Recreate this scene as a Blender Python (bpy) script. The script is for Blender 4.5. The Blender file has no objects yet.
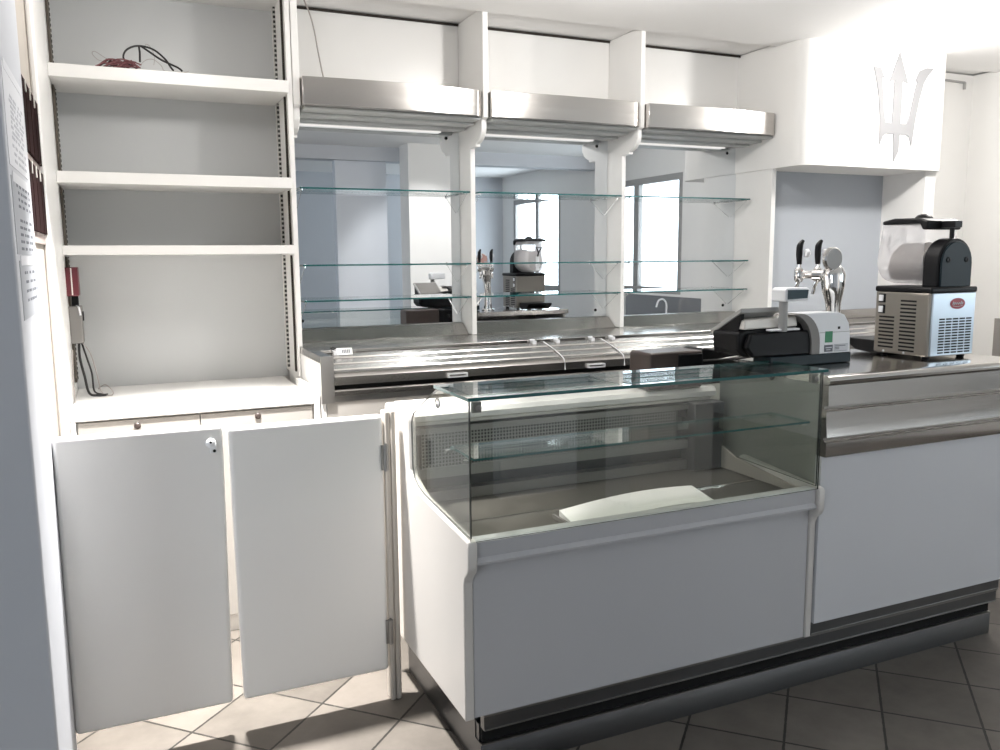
import bpy, bmesh, math, random
from mathutils import Vector, Matrix
random.seed(4)
scene = bpy.context.scene
COL = scene.collection
PI = math.pi

# ------------------------------------------------------------------ materials
def new_mat(name):
    m = bpy.data.materials.new(name); m.use_nodes = True
    nt = m.node_tree; nt.nodes.clear()
    out = nt.nodes.new('ShaderNodeOutputMaterial')
    return m, nt, out
def N(nt, t, **kw):
    n = nt.nodes.new(t)
    for k, v in kw.items():
        if k in n.inputs.keys(): n.inputs[k].default_value = v
        else: setattr(n, k, v)
    return n
def principled(name, col, rough=.5, metal=0., spec=.5, coat=0., var=0., vscale=6., bump=0., bscale=200., stretch=None, rvar=0.):
    m, nt, out = new_mat(name)
    b = nt.nodes.new('ShaderNodeBsdfPrincipled')
    b.inputs['Base Color'].default_value = (*col, 1); b.inputs['Roughness'].default_value = rough
    b.inputs['Metallic'].default_value = metal; b.inputs['Specular IOR Level'].default_value = spec
    b.inputs['Coat Weight'].default_value = coat
    nt.links.new(b.outputs[0], out.inputs[0])
    tc = nt.nodes.new('ShaderNodeTexCoord')
    src = tc.outputs['Object']
    if stretch:
        mp = nt.nodes.new('ShaderNodeMapping'); mp.inputs['Scale'].default_value = stretch
        nt.links.new(src, mp.inputs[0]); src = mp.outputs[0]
    if var or rvar:
        no = nt.nodes.new('ShaderNodeTexNoise'); no.inputs['Scale'].default_value = vscale; no.inputs['Detail'].default_value = 5
        nt.links.new(src, no.inputs['Vector'])
        if var:
            mx = nt.nodes.new('ShaderNodeMix'); mx.data_type = 'RGBA'
            mx.inputs[6].default_value = (*[c * (1 - var) for c in col], 1); mx.inputs[7].default_value = (*[min(1, c * (1 + var)) for c in col], 1)
            nt.links.new(no.outputs[0], mx.inputs[0]); nt.links.new(mx.outputs[2], b.inputs['Base Color'])
        if rvar:
            mr = nt.nodes.new('ShaderNodeMapRange'); mr.inputs[3].default_value = max(.03, rough - rvar); mr.inputs[4].default_value = rough + rvar
            nt.links.new(no.outputs[0], mr.inputs[0]); nt.links.new(mr.outputs[0], b.inputs['Roughness'])
    if bump:
        n2 = nt.nodes.new('ShaderNodeTexNoise'); n2.inputs['Scale'].default_value = bscale; n2.inputs['Detail'].default_value = 3
        nt.links.new(src, n2.inputs['Vector'])
        bp = nt.nodes.new('ShaderNodeBump'); bp.inputs['Strength'].default_value = bump; bp.inputs['Distance'].default_value = .002
        nt.links.new(n2.outputs[0], bp.inputs['Height']); nt.links.new(bp.outputs[0], b.inputs['Normal'])
    return m
M = {}
M['white'] = principled('white_laminate', (.80, .79, .77), .38, spec=.35, var=.02, vscale=3)
M['white_gloss'] = principled('white_lacquer', (.80, .79, .77), .26, spec=.5, var=.02, vscale=3)
M['wall'] = principled('white_plaster', (.80, .79, .77), .8, spec=.2, var=.02, vscale=4, bump=.12, bscale=60)
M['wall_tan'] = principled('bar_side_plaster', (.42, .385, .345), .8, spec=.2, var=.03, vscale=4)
M['wall_blue'] = principled('pale_blue_plaster', (.60, .62, .655), .8, spec=.2, var=.03, vscale=3)
M['screenp'] = principled('pale_screen_paint', (.72, .75, .80), .7, spec=.2)
M['column'] = principled('column_paint', (.54, .555, .59), .75, spec=.2, var=.03, vscale=5, bump=.15, bscale=40)
M['niche'] = principled('niche_blue_grey', (.43, .455, .49), .7, spec=.2, var=.03, vscale=3)  # niche back wall coloured darker and bluer than the white walls
M['ceiling'] = principled('ceiling_paint', (.88, .875, .865), .85, spec=.15, var=.015, vscale=2)
M['shadepanel'] = principled('shaded_front_laminate', (.49, .49, .505), .45, spec=.35, var=.02, vscale=4)  # white case front, with its shade mixed into the colour
M['shadepanel_bar'] = principled('shaded_bar_laminate', (.60, .605, .63), .42, spec=.35, var=.02, vscale=4)  # white bar front, a lighter copy of the shaded case front
M['caseend'] = principled('case_end_lacquer', (.64, .615, .585), .4, spec=.35, var=.02, vscale=3)
M['gatew'] = principled('gate_lacquer', (.84, .83, .81), .35, spec=.35, var=.015, vscale=3)
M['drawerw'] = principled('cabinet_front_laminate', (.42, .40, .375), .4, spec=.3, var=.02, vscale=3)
M['cream'] = principled('cream_post', (.52, .48, .43), .4, spec=.35, var=.03, vscale=8)
M['backgrey'] = principled('shelf_back_laminate', (.50, .51, .51), .3, spec=.4, var=.02, vscale=2)
M['steel'] = principled('brushed_steel', (.54, .515, .49), .21, 1., var=.05, vscale=1, stretch=(2, 2, 90), bump=.05, bscale=3, rvar=.05)
M['steel_v'] = principled('satin_steel', (.50, .48, .46), .24, 1., var=.05, vscale=2, rvar=.05)
M['steel_top'] = principled('worktop_steel', (.52, .505, .485), .17, 1., var=.08, vscale=4, rvar=.08)
M['steel_dk'] = principled('dull_steel', (.36, .355, .345), .34, 1., var=.06, vscale=3, rvar=.06)
M['plinth'] = principled('plinth_steel', (.20, .203, .21), .34, 1., var=.06, vscale=2, stretch=(1, 1, 30), rvar=.05)
M['deck'] = principled('cold_deck_steel', (.19, .178, .16), .36, .7, var=.22, vscale=14, bump=.1, bscale=30, rvar=.1)
M['chrome'] = principled('chrome', (.82, .81, .80), .07, 1.)
M['black'] = principled('black_plastic', (.006, .006, .007), .4, spec=.22)
M['blackmatte'] = principled('matt_black', (.01, .01, .01), .7, spec=.2)
M['slate'] = principled('slate_plastic', (.012, .022, .028), .4, spec=.22)
M['brownblack'] = principled('brown_black_plastic', (.06, .045, .04), .35, spec=.4)
M['darkgrey'] = principled('dark_grey_panel', (.08, .08, .082), .4, spec=.4)
M['grey'] = principled('grey_plastic', (.34, .335, .325), .45)
M['midgrey'] = principled('mid_grey_plastic', (.20, .19, .18), .45)
M['whiteplastic'] = principled('white_plastic', (.80, .81, .83), .3)
M['creamplastic'] = principled('cream_plastic', (.74, .71, .66), .35)
M['midgrey2'] = principled('vent_sheet', (.24, .24, .23), .4)
M['green'] = principled('green_sticker', (.05, .24, .12), .5)
M['red'] = principled('dark_red_plastic', (.13, .02, .03), .4)
M['redlogo'] = principled('red_badge', (.36, .05, .07), .4)
M['pinkface'] = principled('faded_badge', (.5, .30, .27), .4)
M['lcd'] = principled('display_window', (.05, .08, .095), .08, spec=.6)
M['tanmetal'] = principled('tan_steel', (.29, .265, .235), .34, .8, var=.04, vscale=6)
M['bluemetal'] = principled('bluish_steel', (.62, .70, .78), .32, .75, var=.03, vscale=5)
M['brownwood'] = principled('dark_brown_slat', (.016, .007, .007), .9, spec=.05, var=.2, vscale=10)
M['taupe'] = principled('taupe_frame', (.34, .28, .26), .5)
M['paper'] = principled('paper', (.66, .67, .70), .8, spec=.1, var=.02)
M['papertag'] = principled('white_card', (.78, .78, .77), .7, spec=.1)
M['papergrey'] = principled('printed_paper', (.40, .415, .445), .8, spec=.1, var=.03)
M['ink'] = principled('grey_ink', (.16, .17, .19), .8, spec=.1)
M['inklight'] = principled('faded_ink', (.45, .46, .50), .8, spec=.1)
M['clothwhite'] = principled('white_sheet', (.86, .85, .83), .6, spec=.2, var=.02)
M['flange'] = principled('beige_flange', (.40, .37, .33), .45)
M['trident'] = principled('grey_metallic_film', (.27, .27, .275), .95, spec=0.)
M['cable'] = principled('black_cable', (.012, .011, .011), .5)
M['wire'] = principled('grey_wire', (.32, .29, .27), .5)
M['twine'] = principled('brown_red_wire', (.17, .06, .065), .6, var=.5, vscale=60)
M['gap'] = principled('gap_shade', (.035, .03, .026), .8, spec=.1)  # near-black for narrow gaps; their shade is put into the colour
M['gapbrown'] = principled('brown_channel', (.10, .085, .07), .6, spec=.2)
M['hoodunder'] = principled('hood_underside', (.50, .51, .50), .45, spec=.3)
M['icewhite'] = principled('auger_white', (.62, .58, .55), .4)

def math_node(nt, op, a, b=None, c=None):
    n = nt.nodes.new('ShaderNodeMath'); n.operation = op
    for i, v in enumerate((a, b, c)):
        if v is None: continue
        if isinstance(v, (int, float)): n.inputs[i].default_value = v
        else: nt.links.new(v, n.inputs[i])
    return n.outputs[0]
def mat_mirror():
    m, nt, out = new_mat('mirror_silver')
    g = N(nt, 'ShaderNodeBsdfAnisotropic'); g.inputs['Color'].default_value = (.80, .825, .85, 1); g.inputs['Roughness'].default_value = 0.0
    nt.links.new(g.outputs[0], out.inputs[0]); return m
M['mirror'] = mat_mirror()
def mat_glass(name, tint, ior=1.5, gcol=(1, 1, 1)):
    m, nt, out = new_mat(name)
    t = N(nt, 'ShaderNodeBsdfTransparent'); t.inputs[0].default_value = (*tint, 1)
    g = N(nt, 'ShaderNodeBsdfAnisotropic'); g.inputs['Roughness'].default_value = 0.; g.inputs['Color'].default_value = (*gcol, 1)
    f = N(nt, 'ShaderNodeLayerWeight'); f.inputs['Blend'].default_value = .5   # Facing = 1 - |cos|, same from both sides of the pane
    fr = math_node(nt, 'MULTIPLY_ADD', math_node(nt, 'POWER', f.outputs['Facing'], 5.), .95, .05)
    mx = N(nt, 'ShaderNodeMixShader')
    nt.links.new(fr, mx.inputs[0]); nt.links.new(t.outputs[0], mx.inputs[1]); nt.links.new(g.outputs[0], mx.inputs[2])
    nt.links.new(mx.outputs[0], out.inputs[0]); return m
M['glass'] = mat_glass('clear_glass', (.955, .97, .965))
M['glass_case'] = mat_glass('display_glass', (.93, .945, .925))
M['glass_edge'] = principled('green_glass_edge', (.015, .10, .10), .15, spec=.6)
M['glass_edge_dk'] = principled('dark_glass_edge', (.02, .025, .022), .2, spec=.6)
def mat_bowl():
    m, nt, out = new_mat('frosted_bowl')
    t = N(nt, 'ShaderNodeBsdfTransparent'); t.inputs[0].default_value = (.96, .96, .97, 1)
    d = N(nt, 'ShaderNodeBsdfPrincipled'); d.inputs['Base Color'].default_value = (.92, .91, .92, 1); d.inputs['Roughness'].default_value = .12
    l = N(nt, 'ShaderNodeBsdfTranslucent'); l.inputs[0].default_value = (.95, .94, .95, 1)
    m1 = N(nt, 'ShaderNodeMixShader'); m1.inputs[0].default_value = .55
    mx = N(nt, 'ShaderNodeMixShader'); mx.inputs[0].default_value = .45
    nt.links.new(d.outputs[0], m1.inputs[1]); nt.links.new(l.outputs[0], m1.inputs[2])
    nt.links.new(t.outputs[0], mx.inputs[1]); nt.links.new(m1.outputs[0], mx.inputs[2]); nt.links.new(mx.outputs[0], out.inputs[0]); return m
M['bowl'] = mat_bowl()
def mat_emit(name, col, s):
    m, nt, out = new_mat(name)
    e = N(nt, 'ShaderNodeEmission'); e.inputs[0].default_value = (*col, 1); e.inputs[1].default_value = s
    nt.links.new(e.outputs[0], out.inputs[0]); return m
M['led'] = mat_emit('lit_led_strip', (1, .97, .93), .9)

def mat_floor():
    m, nt, out = new_mat('diagonal_stone_tiles')
    b = N(nt, 'ShaderNodeBsdfPrincipled'); nt.links.new(b.outputs[0], out.inputs[0])
    tc = N(nt, 'ShaderNodeTexCoord'); sp = N(nt, 'ShaderNodeSeparateXYZ'); nt.links.new(tc.outputs['Object'], sp.inputs[0])
    x, y = sp.outputs[0], sp.outputs[1]
    T = .3152; r2 = math.sqrt(.5)
    u = math_node(nt, 'MULTIPLY', math_node(nt, 'ADD', x, y), r2 / T); v = math_node(nt, 'MULTIPLY', math_node(nt, 'SUBTRACT', y, x), r2 / T)
    u = math_node(nt, 'ADD', u, 20 - .231 / T); v = math_node(nt, 'ADD', v, 20 - .055 / T)
    fu = math_node(nt, 'FRACT', u); fv = math_node(nt, 'FRACT', v)
    du = math_node(nt, 'ABSOLUTE', math_node(nt, 'SUBTRACT', fu, .5)); dv = math_node(nt, 'ABSOLUTE', math_node(nt, 'SUBTRACT', fv, .5))
    dm = math_node(nt, 'MAXIMUM', du, dv)
    nj = N(nt, 'ShaderNodeTexNoise'); nj.inputs['Scale'].default_value = 45; nt.links.new(tc.outputs['Object'], nj.inputs['Vector'])
    dm2 = math_node(nt, 'ADD', dm, math_node(nt, 'MULTIPLY', math_node(nt, 'SUBTRACT', nj.outputs[0], .5), .012))
    grout = math_node(nt, 'GREATER_THAN', dm2, .4865)
    cb = N(nt, 'ShaderNodeCombineXYZ'); nt.links.new(math_node(nt, 'FLOOR', u), cb.inputs[0]); nt.links.new(math_node(nt, 'FLOOR', v), cb.inputs[1])
    wn = N(nt, 'ShaderNodeTexWhiteNoise'); nt.links.new(cb.outputs[0], wn.inputs[0])
    no = N(nt, 'ShaderNodeTexNoise'); no.inputs['Scale'].default_value = 5.5; no.inputs['Detail'].default_value = 8; no.inputs['Roughness'].default_value = .65
    nt.links.new(tc.outputs['Object'], no.inputs['Vector'])
    mixv = math_node(nt, 'ADD', math_node(nt, 'MULTIPLY', wn.outputs[0], .45), math_node(nt, 'MULTIPLY', no.outputs[0], .75))
    cr = N(nt, 'ShaderNodeValToRGB'); e = cr.color_ramp.elements
    e[0].position = .25; e[0].color = (.07, .062, .053, 1); e[1].position = .85; e[1].color = (.155, .138, .12, 1)
    nt.links.new(mixv, cr.inputs[0])
    mx = N(nt, 'ShaderNodeMix', data_type='RGBA'); nt.links.new(grout, mx.inputs[0]); nt.links.new(cr.outputs[0], mx.inputs[6]); mx.inputs[7].default_value = (.022, .02, .017, 1)
    nt.links.new(mx.outputs[2], b.inputs['Base Color'])
    b.inputs['Roughness'].default_value = .55; b.inputs['Specular IOR Level'].default_value = .35
    bp = N(nt, 'ShaderNodeBump'); bp.inputs['Strength'].default_value = .5; bp.inputs['Distance'].default_value = .003
    h = math_node(nt, 'SUBTRACT', math_node(nt, 'MULTIPLY', no.outputs[0], .6), grout)
    nt.links.new(h, bp.inputs['Height']); nt.links.new(bp.outputs[0], b.inputs['Normal'])
    return m
M['floor'] = mat_floor()
def mat_perf(name, base, pitch, hole, ax=('X', 'Z'), metal=.0):
    """square perforations in world-sized pitch"""
    m, nt, out = new_mat(name)
    b = N(nt, 'ShaderNodeBsdfPrincipled'); nt.links.new(b.outputs[0], out.inputs[0])
    b.inputs['Roughness'].default_value = .4; b.inputs['Metallic'].default_value = metal
    tc = N(nt, 'ShaderNodeTexCoord'); sp = N(nt, 'ShaderNodeSeparateXYZ'); nt.links.new(tc.outputs['Object'], sp.inputs[0])
    a = sp.outputs['XYZ'.index(ax[0])]; c = sp.outputs['XYZ'.index(ax[1])]
    def inside(s, p, h):
        f = math_node(nt, 'FRACT', math_node(nt, 'ADD', math_node(nt, 'MULTIPLY', s, 1 / p), 50.))
        return math_node(nt, 'LESS_THAN', math_node(nt, 'ABSOLUTE', math_node(nt, 'SUBTRACT', f, .5)), h / 2)
    hole_m = math_node(nt, 'MULTIPLY', inside(a, pitch[0], hole[0]), inside(c, pitch[1], hole[1]))
    mx = N(nt, 'ShaderNodeMix', data_type='RGBA'); nt.links.new(hole_m, mx.inputs[0]); mx.inputs[6].default_value = (*base, 1); mx.inputs[7].default_value = (.008, .008, .008, 1)
    nt.links.new(mx.outputs[2], b.inputs['Base Color']); return m
M['perf'] = mat_perf('perforated_vent_sheet', (.27, .27, .258), (.0125, .0125), (.55, .6))
M['slots'] = mat_perf('slotted_standard', (.50, .49, .465), (.05, .022), (.20, .58), ax=('Y', 'Z'))

# ------------------------------------------------------------------ mesh helpers
class MB:
    def __init__(s): s.bm = bmesh.new(); s.mi = 0
    def _v(s, p): return s.bm.verts.new(p)
    def _f(s, vs):
        try: f = s.bm.faces.new(vs); f.material_index = s.mi; return f
        except ValueError: return None
    def box(s, x0, x1, y0, y1, z0, z1):
        v = [s._v((x, y, z)) for x in (x0, x1) for y in (y0, y1) for z in (z0, z1)]
        for q in ((0, 1, 3, 2), (4, 6, 7, 5), (0, 4, 5, 1), (2, 3, 7, 6), (0, 2, 6, 4), (1, 5, 7, 3)): s._f([v[i] for i in q])
        return s
    def prism(s, poly, ax, a0, a1):
        """poly: 2-D points in the other two axes (order XY, XZ or YZ), extruded along ax"""
        def P(p, a):
            return {'X': (a, p[0], p[1]), 'Y': (p[0], a, p[1]), 'Z': (p[0], p[1], a)}[ax]
        A = [s._v(P(p, a0)) for p in poly]; B = [s._v(P(p, a1)) for p in poly]; n = len(poly)
        s._f(A); s._f(B[::-1])
        for i in range(n): s._f([A[i], B[i], B[(i + 1) % n], A[(i + 1) % n]])
        return s
    def hexa(s, bot, top):
        A = [s._v(p) for p in bot]; B = [s._v(p) for p in top]; s._f(A[::-1]); s._f(B)
        for i in range(4): s._f([A[i], A[(i + 1) % 4], B[(i + 1) % 4], B[i]])
        return s
    def cyl(s, p0, p1, r0, r1=None, n=20):
        r1 = r0 if r1 is None else r1
        p0, p1 = Vector(p0), Vector(p1); d = (p1 - p0).normalized()
        a = d.orthogonal().normalized(); b = d.cross(a)
        A = [s._v(p0 + (a * math.cos(t) + b * math.sin(t)) * r0) for t in [2 * PI * i / n for i in range(n)]]
        B = [s._v(p1 + (a * math.cos(t) + b * math.sin(t)) * r1) for t in [2 * PI * i / n for i in range(n)]]
        s._f(A[::-1]); s._f(B)
        for i in range(n): s._f([A[i], A[(i + 1) % n], B[(i + 1) % n], B[i]])
        return s
    def lathe(s, c, axis, prof, n=28):
        """prof: (radius, distance along axis)"""
        c = Vector(c); d = Vector(axis).normalized(); a = d.orthogonal().normalized(); b = d.cross(a)
        rings = [[s._v(c + d * h + (a * math.cos(2 * PI * i / n) + b * math.sin(2 * PI * i / n)) * max(r, 1e-4)) for i in range(n)] for r, h in prof]
        s._f(rings[0][::-1]); s._f(rings[-1])
        for R0, R1 in zip(rings, rings[1:]):
            for i in range(n): s._f([R0[i], R0[(i + 1) % n], R1[(i + 1) % n], R1[i]])
        return s
    def tube(s, pts, r, n=8, smooth=6, radii=None):
        pts = [Vector(p) for p in pts]
        if smooth and len(pts) > 2:
            P = []; R = []
            for i in range(len(pts) - 1):
                p0, p1, p2, p3 = pts[max(i - 1, 0)], pts[i], pts[i + 1], pts[min(i + 2, len(pts) - 1)]
                for k in range(smooth):
                    t = k / smooth
                    P.append(.5 * ((2 * p1) + (p2 - p0) * t + (2 * p0 - 5 * p1 + 4 * p2 - p3) * t * t + (3 * p1 - p0 - 3 * p2 + p3) * t ** 3))
                    if radii: R.append(radii[i] * (1 - t) + radii[i + 1] * t)
            P.append(pts[-1]); R.append(radii[-1] if radii else r)
        else: P = pts; R = radii or []
        if not radii: R = [r] * len(P)
        d = (P[1] - P[0]).normalized(); a = d.orthogonal().normalized(); rings = []
        for i, p in enumerate(P):
            d = (P[min(i + 1, len(P) - 1)] - P[max(i - 1, 0)]).normalized()
            a = (a - d * a.dot(d)).normalized(); b = d.cross(a)
            rings.append([s._v(p + (a * math.cos(2 * PI * k / n) + b * math.sin(2 * PI * k / n)) * R[i]) for k in range(n)])
        s._f(rings[0][::-1]); s._f(rings[-1])
        for A, B in zip(rings, rings[1:]):
            for k in range(n): s._f([A[k], A[(k + 1) % n], B[(k + 1) % n], B[k]])
        return s
    def grid(s, fn, nu, nv):
        V = [[s._v(fn(i / nu, j / nv)) for j in range(nv + 1)] for i in range(nu + 1)]
        for i in range(nu):
            for j in range(nv): s._f([V[i][j], V[i + 1][j], V[i + 1][j + 1], V[i][j + 1]])
        return s
    def build(s, name, mats, parent=None, bevel=0., seg=2, smooth=True):
        me = bpy.data.meshes.new(name)
        bmesh.ops.recalc_face_normals(s.bm, faces=s.bm.faces)
        off = base_of(parent)
        if off.length > 0: bmesh.ops.translate(s.bm, verts=s.bm.verts, vec=-off)
        s.bm.to_mesh(me); s.bm.free()
        o = bpy.data.objects.new(name, me); COL.objects.link(o)
        for m in (mats if isinstance(mats, (list, tuple)) else [mats]): me.materials.append(M[m])
        if smooth:
            for p in me.polygons: p.use_smooth = True
            me.set_sharp_from_angle(angle=math.radians(35))
        if bevel:
            b = o.modifiers.new('bevel', 'BEVEL'); b.width = bevel; b.segments = seg; b.limit_method = 'ANGLE'; b.angle_limit = math.radians(40)
            b.harden_normals = False
        if parent: o.parent = parent
        return o
def base_of(p):
    v = Vector((0, 0, 0))
    while p is not None: v += p.location; p = p.parent
    return v
def thing(name, label, cat, loc=(0, 0, 0), group=None):
    o = bpy.data.objects.new(name, None); COL.objects.link(o); o.location = loc; o.empty_display_size = .1
    o['label'] = label; o['category'] = cat
    if group: o['group'] = group
    return o
def tag(o, label, cat, group=None):
    o['label'] = label; o['category'] = cat
    if group: o['group'] = group
    return o
def struct(o): o['kind'] = 'structure'; return o
def box(name, mat, x0, x1, y0, y1, z0, z1, parent=None, bevel=0., seg=2):
    return MB().box(x0, x1, y0, y1, z0, z1).build(name, mat, parent, bevel, seg)
def glass_pane(name, parent, poly, ax, a0, a1, face='glass', edge='glass_edge'):
    mb = MB(); mb.prism(poly, ax, a0, a1)
    i = 'XYZ'.index(ax)
    mb.bm.normal_update(); bmesh.ops.recalc_face_normals(mb.bm, faces=mb.bm.faces)
    for f in mb.bm.faces: f.material_index = 0 if abs(f.normal[i]) > .9 else 1
    return mb.build(name, [face, edge], parent, smooth=False)
def rect(a0, a1, b0, b1): return [(a0, b0), (a1, b0), (a1, b1), (a0, b1)]
def arc(cx, cy, r, t0, t1, n=8): return [(cx + r * math.cos(math.radians(t0 + (t1 - t0) * i / n)), cy + r * math.sin(math.radians(t0 + (t1 - t0) * i / n))) for i in range(n + 1)]

# ------------------------------------------------------------------ the room
ZC = 2.82
struct(box('floor', 'floor', -2.6, 5.7, -3.5, 4.6, -.1, 0))
struct(box('ceiling', 'ceiling', -2.6, 5.7, -3.5, 4.04, ZC - .012, ZC + .12))
struct(box('ceiling_recess', 'ceiling', -2.6, 5.7, 4.04, 4.6, ZC + .012, ZC + .12))
struct(box('wall_back', 'wall', -.45, 5.7, 4.40, 4.6, 0, ZC + .02))
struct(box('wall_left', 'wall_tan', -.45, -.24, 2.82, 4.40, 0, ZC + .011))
struct(box('column', 'column', -2.6, -.22, 2.28, 2.82, 0, ZC - .012, bevel=.006))
struct(box('wall_left_hall', 'wall_blue', -2.7, -2.6, -3.5, 2.28, 0, ZC))
struct(box('wall_front', 'wall_blue', -2.6, 5.7, -3.6, -3.4, 0, ZC))
# right wall with two window openings
W1 = (-.35, 1.235, 1.18, 2.475); W2 = (-3.0, -1.5, 1.13, 2.44)
mb = MB()
X0, X1 = 5.5, 5.7
ys = [-3.5, W2[0], W2[1], W1[0], W1[1], 4.4]
for a, b in ((ys[0], ys[1]), (ys[2], ys[3]), (ys[4], ys[5])): mb.box(X0, X1, a, b, 0, ZC)
for w in (W1, W2): mb.box(X0, X1, w[0], w[1], 0, w[2]); mb.box(X0, X1, w[0], w[1], w[3], ZC)
struct(mb.build('wall_right', 'wall'))
for n, w in ((1, W1), (2, W2)):
    mb = MB(); y0, y1, z0, z1 = w; f = .07
    ym = y0 + .44 * (y1 - y0) if n == 1 else y0 + .52 * (y1 - y0)
    for a in ((y0, y0 + f, z0, z1), (y1 - f, y1, z0, z1), (y0 + f, y1 - f, z0, z0 + f), (y0 + f, y1 - f, z1 - f, z1), (ym - .05, ym + .05, z0 + f, z1 - f)):
        mb.box(5.50, 5.56, *a)
    fr = struct(mb.build('window_%d' % n, 'grey', bevel=.004))
    g = glass_pane('window_pane', fr, rect(y0 + f, y1 - f, z0 + f, z1 - f), 'X', 5.525, 5.531)
# beam, screen wall and pillar of the hall behind the camera (seen in the mirrors)
struct(box('beam', 'wall_blue', -2.6, 5.5, -.70, -.50, 2.66, ZC - .012))
struct(box('wall_screen', 'screenp', 2.22, 2.80, -.72, -.60, 0, 2.66))
struct(box('column', 'wall', 2.88, 3.52, -.35, -.05, 0, ZC - .012))
# bulkhead with rounded corner above the niche, niche wall and the post beside it
pl = [(3.625, 4.40), (3.60, 4.05), (3.60, 3.90)] + arc(3.70, 3.885, .10, 180, 270, 10) + [(4.69, 3.785)] + arc(4.69, 3.835, .05, -90, 0, 5) + [(4.74, 4.40)]
pl[0] = (3.60, 4.40)
struct(MB().prism(pl, 'Z', 2.11, ZC - .012).build('wall_bulkhead', 'wall'))
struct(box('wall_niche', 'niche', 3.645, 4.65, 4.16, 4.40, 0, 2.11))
struct(box('wall_post', 'wall', 4.65, 4.74, 3.835, 4.40, 0, 2.11))
struct(box('wall_return', 'wall', 4.74, 5.5, 4.20, 4.40, 0, ZC))
# thin dark strip painting the shade of the gap above the back panels
struct(box('trim_shadow_gap', 'gap', .812, 3.61, 4.366, 4.372, ZC - .004, ZC + .008))

# emblem on the bulkhead
def P(px, py):  # emblem drawn in its own plane: x from 4.17 to 4.67, z from 2.16 to 2.78
    return px, py
tri = [(4.310, 2.785), (4.390, 2.610), (4.346, 2.622), (4.343, 2.375), (4.393, 2.375),
       (4.416, 2.42), (4.450, 2.575), (4.466, 2.625), (4.450, 2.632), (4.483, 2.690), (4.538, 2.712), (4.603, 2.715), (4.558, 2.672), (4.523, 2.625), (4.491, 2.52), (4.466, 2.40), (4.446, 2.245),
       (4.423, 2.298), (4.400, 2.312), (4.343, 2.312), (4.340, 2.215), (4.303, 2.15), (4.300, 2.215), (4.290, 2.312), (4.228, 2.312), (4.206, 2.298), (4.181, 2.245),
       (4.174, 2.40), (4.156, 2.52), (4.134, 2.60), (4.116, 2.655), (4.101, 2.690), (4.163, 2.682), (4.194, 2.628), (4.174, 2.630), (4.184, 2.575), (4.206, 2.42), (4.223, 2.375), (4.275, 2.375), (4.278, 2.622), (4.236, 2.610)]
tag(MB().prism(tri, 'Y', 3.779, 3.786).build('trident_emblem', 'trident', smooth=False), 'grey three-pronged trident emblem mounted on the white bulkhead', 'emblem')
tag(MB().tube([(4.76, 4.185, 2.775), (5.40, 4.185, 2.765)], .008, smooth=0).tube([(5.40, 4.185, 2.765), (5.40, 4.185, 2.72)], .010, smooth=0).build('curtain_rail', 'grey'), 'thin grey rail under the ceiling right of the trident bulkhead', 'rail')

# ------------------------------------------------------------------ shelving unit at left
t = thing('shelving_unit', 'tall white open shelving unit with three shelves on the left', 'shelving', (.27, 4.2, 0))
box('back_panel', 'backgrey', -.216, .755, 4.375, 4.398, 1.0, ZC, t)
box('side_panel', 'white', -.2395, -.216, 3.40, 4.375, 0, ZC - .015, t, bevel=.008, seg=3)
MB().box(.752, .7605, 4.04, 4.375, 1.04, ZC).box(.7605, .774, 4.04, 4.375, 1.183, ZC).build('side_panel', 'white', t)
for i, (z0, z1) in enumerate(((2.345, 2.398), (1.920, 1.968), (1.622, 1.661))):
    box('shelf', 'white_gloss', -.216, .752, 4.0, 4.375, z0, z1, t, bevel=.003)
box('top_board', 'white', -.216, .752, 4.06, 4.375, ZC - .03, ZC, t)
for x0, x1, s in ((-.216, -.204, 1), (.742, .752, -1)):
    for z0, z1 in ((2.395, 2.785), (1.97, 2.34), (1.665, 1.915), (1.06, 1.615)):
        box('slotted_rail', 'slots', x0, x1, 4.27, 4.30, z0, z1, t)
        box('channel', 'gapbrown' if s > 0 else 'gap', x0 + .002, x1 - .002, 4.16 if s > 0 else 4.075, 4.255 if s > 0 else 4.10, z0, z1, t)  # right-hand strips paint the dark gap beside the side panel

# drawer cabinet under it
t = thing('drawer_cabinet', 'low white cabinet with two locked fronts under the shelving', 'cabinet', (.27, 3.98, 0))
box('body', 'white', -.214, .733, 3.65, 4.37, 0, .970, t)
box('cabinet_top', 'white_gloss', -.214, .733, 3.615, 4.37, .974, 1.003, t, bevel=.003)
box('side_panel', 'white', .733, .757, 3.61, 4.035, 0, 1.035, t, bevel=.003)
box('side_panel', 'white', -.214, -.196, 3.61, 3.64, 0, .972, t, bevel=.003)
for x0, x1, k in ((-.190, .262, .025), (.266, .725, .495)):
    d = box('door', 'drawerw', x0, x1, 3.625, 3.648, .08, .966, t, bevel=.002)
    MB().lathe((k, 3.627, .940), (0, -1, 0), [(.013, 0), (.013, .006), (.009, .010), (0, .011)], 16).build('lock', 'brownblack', d)

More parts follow.
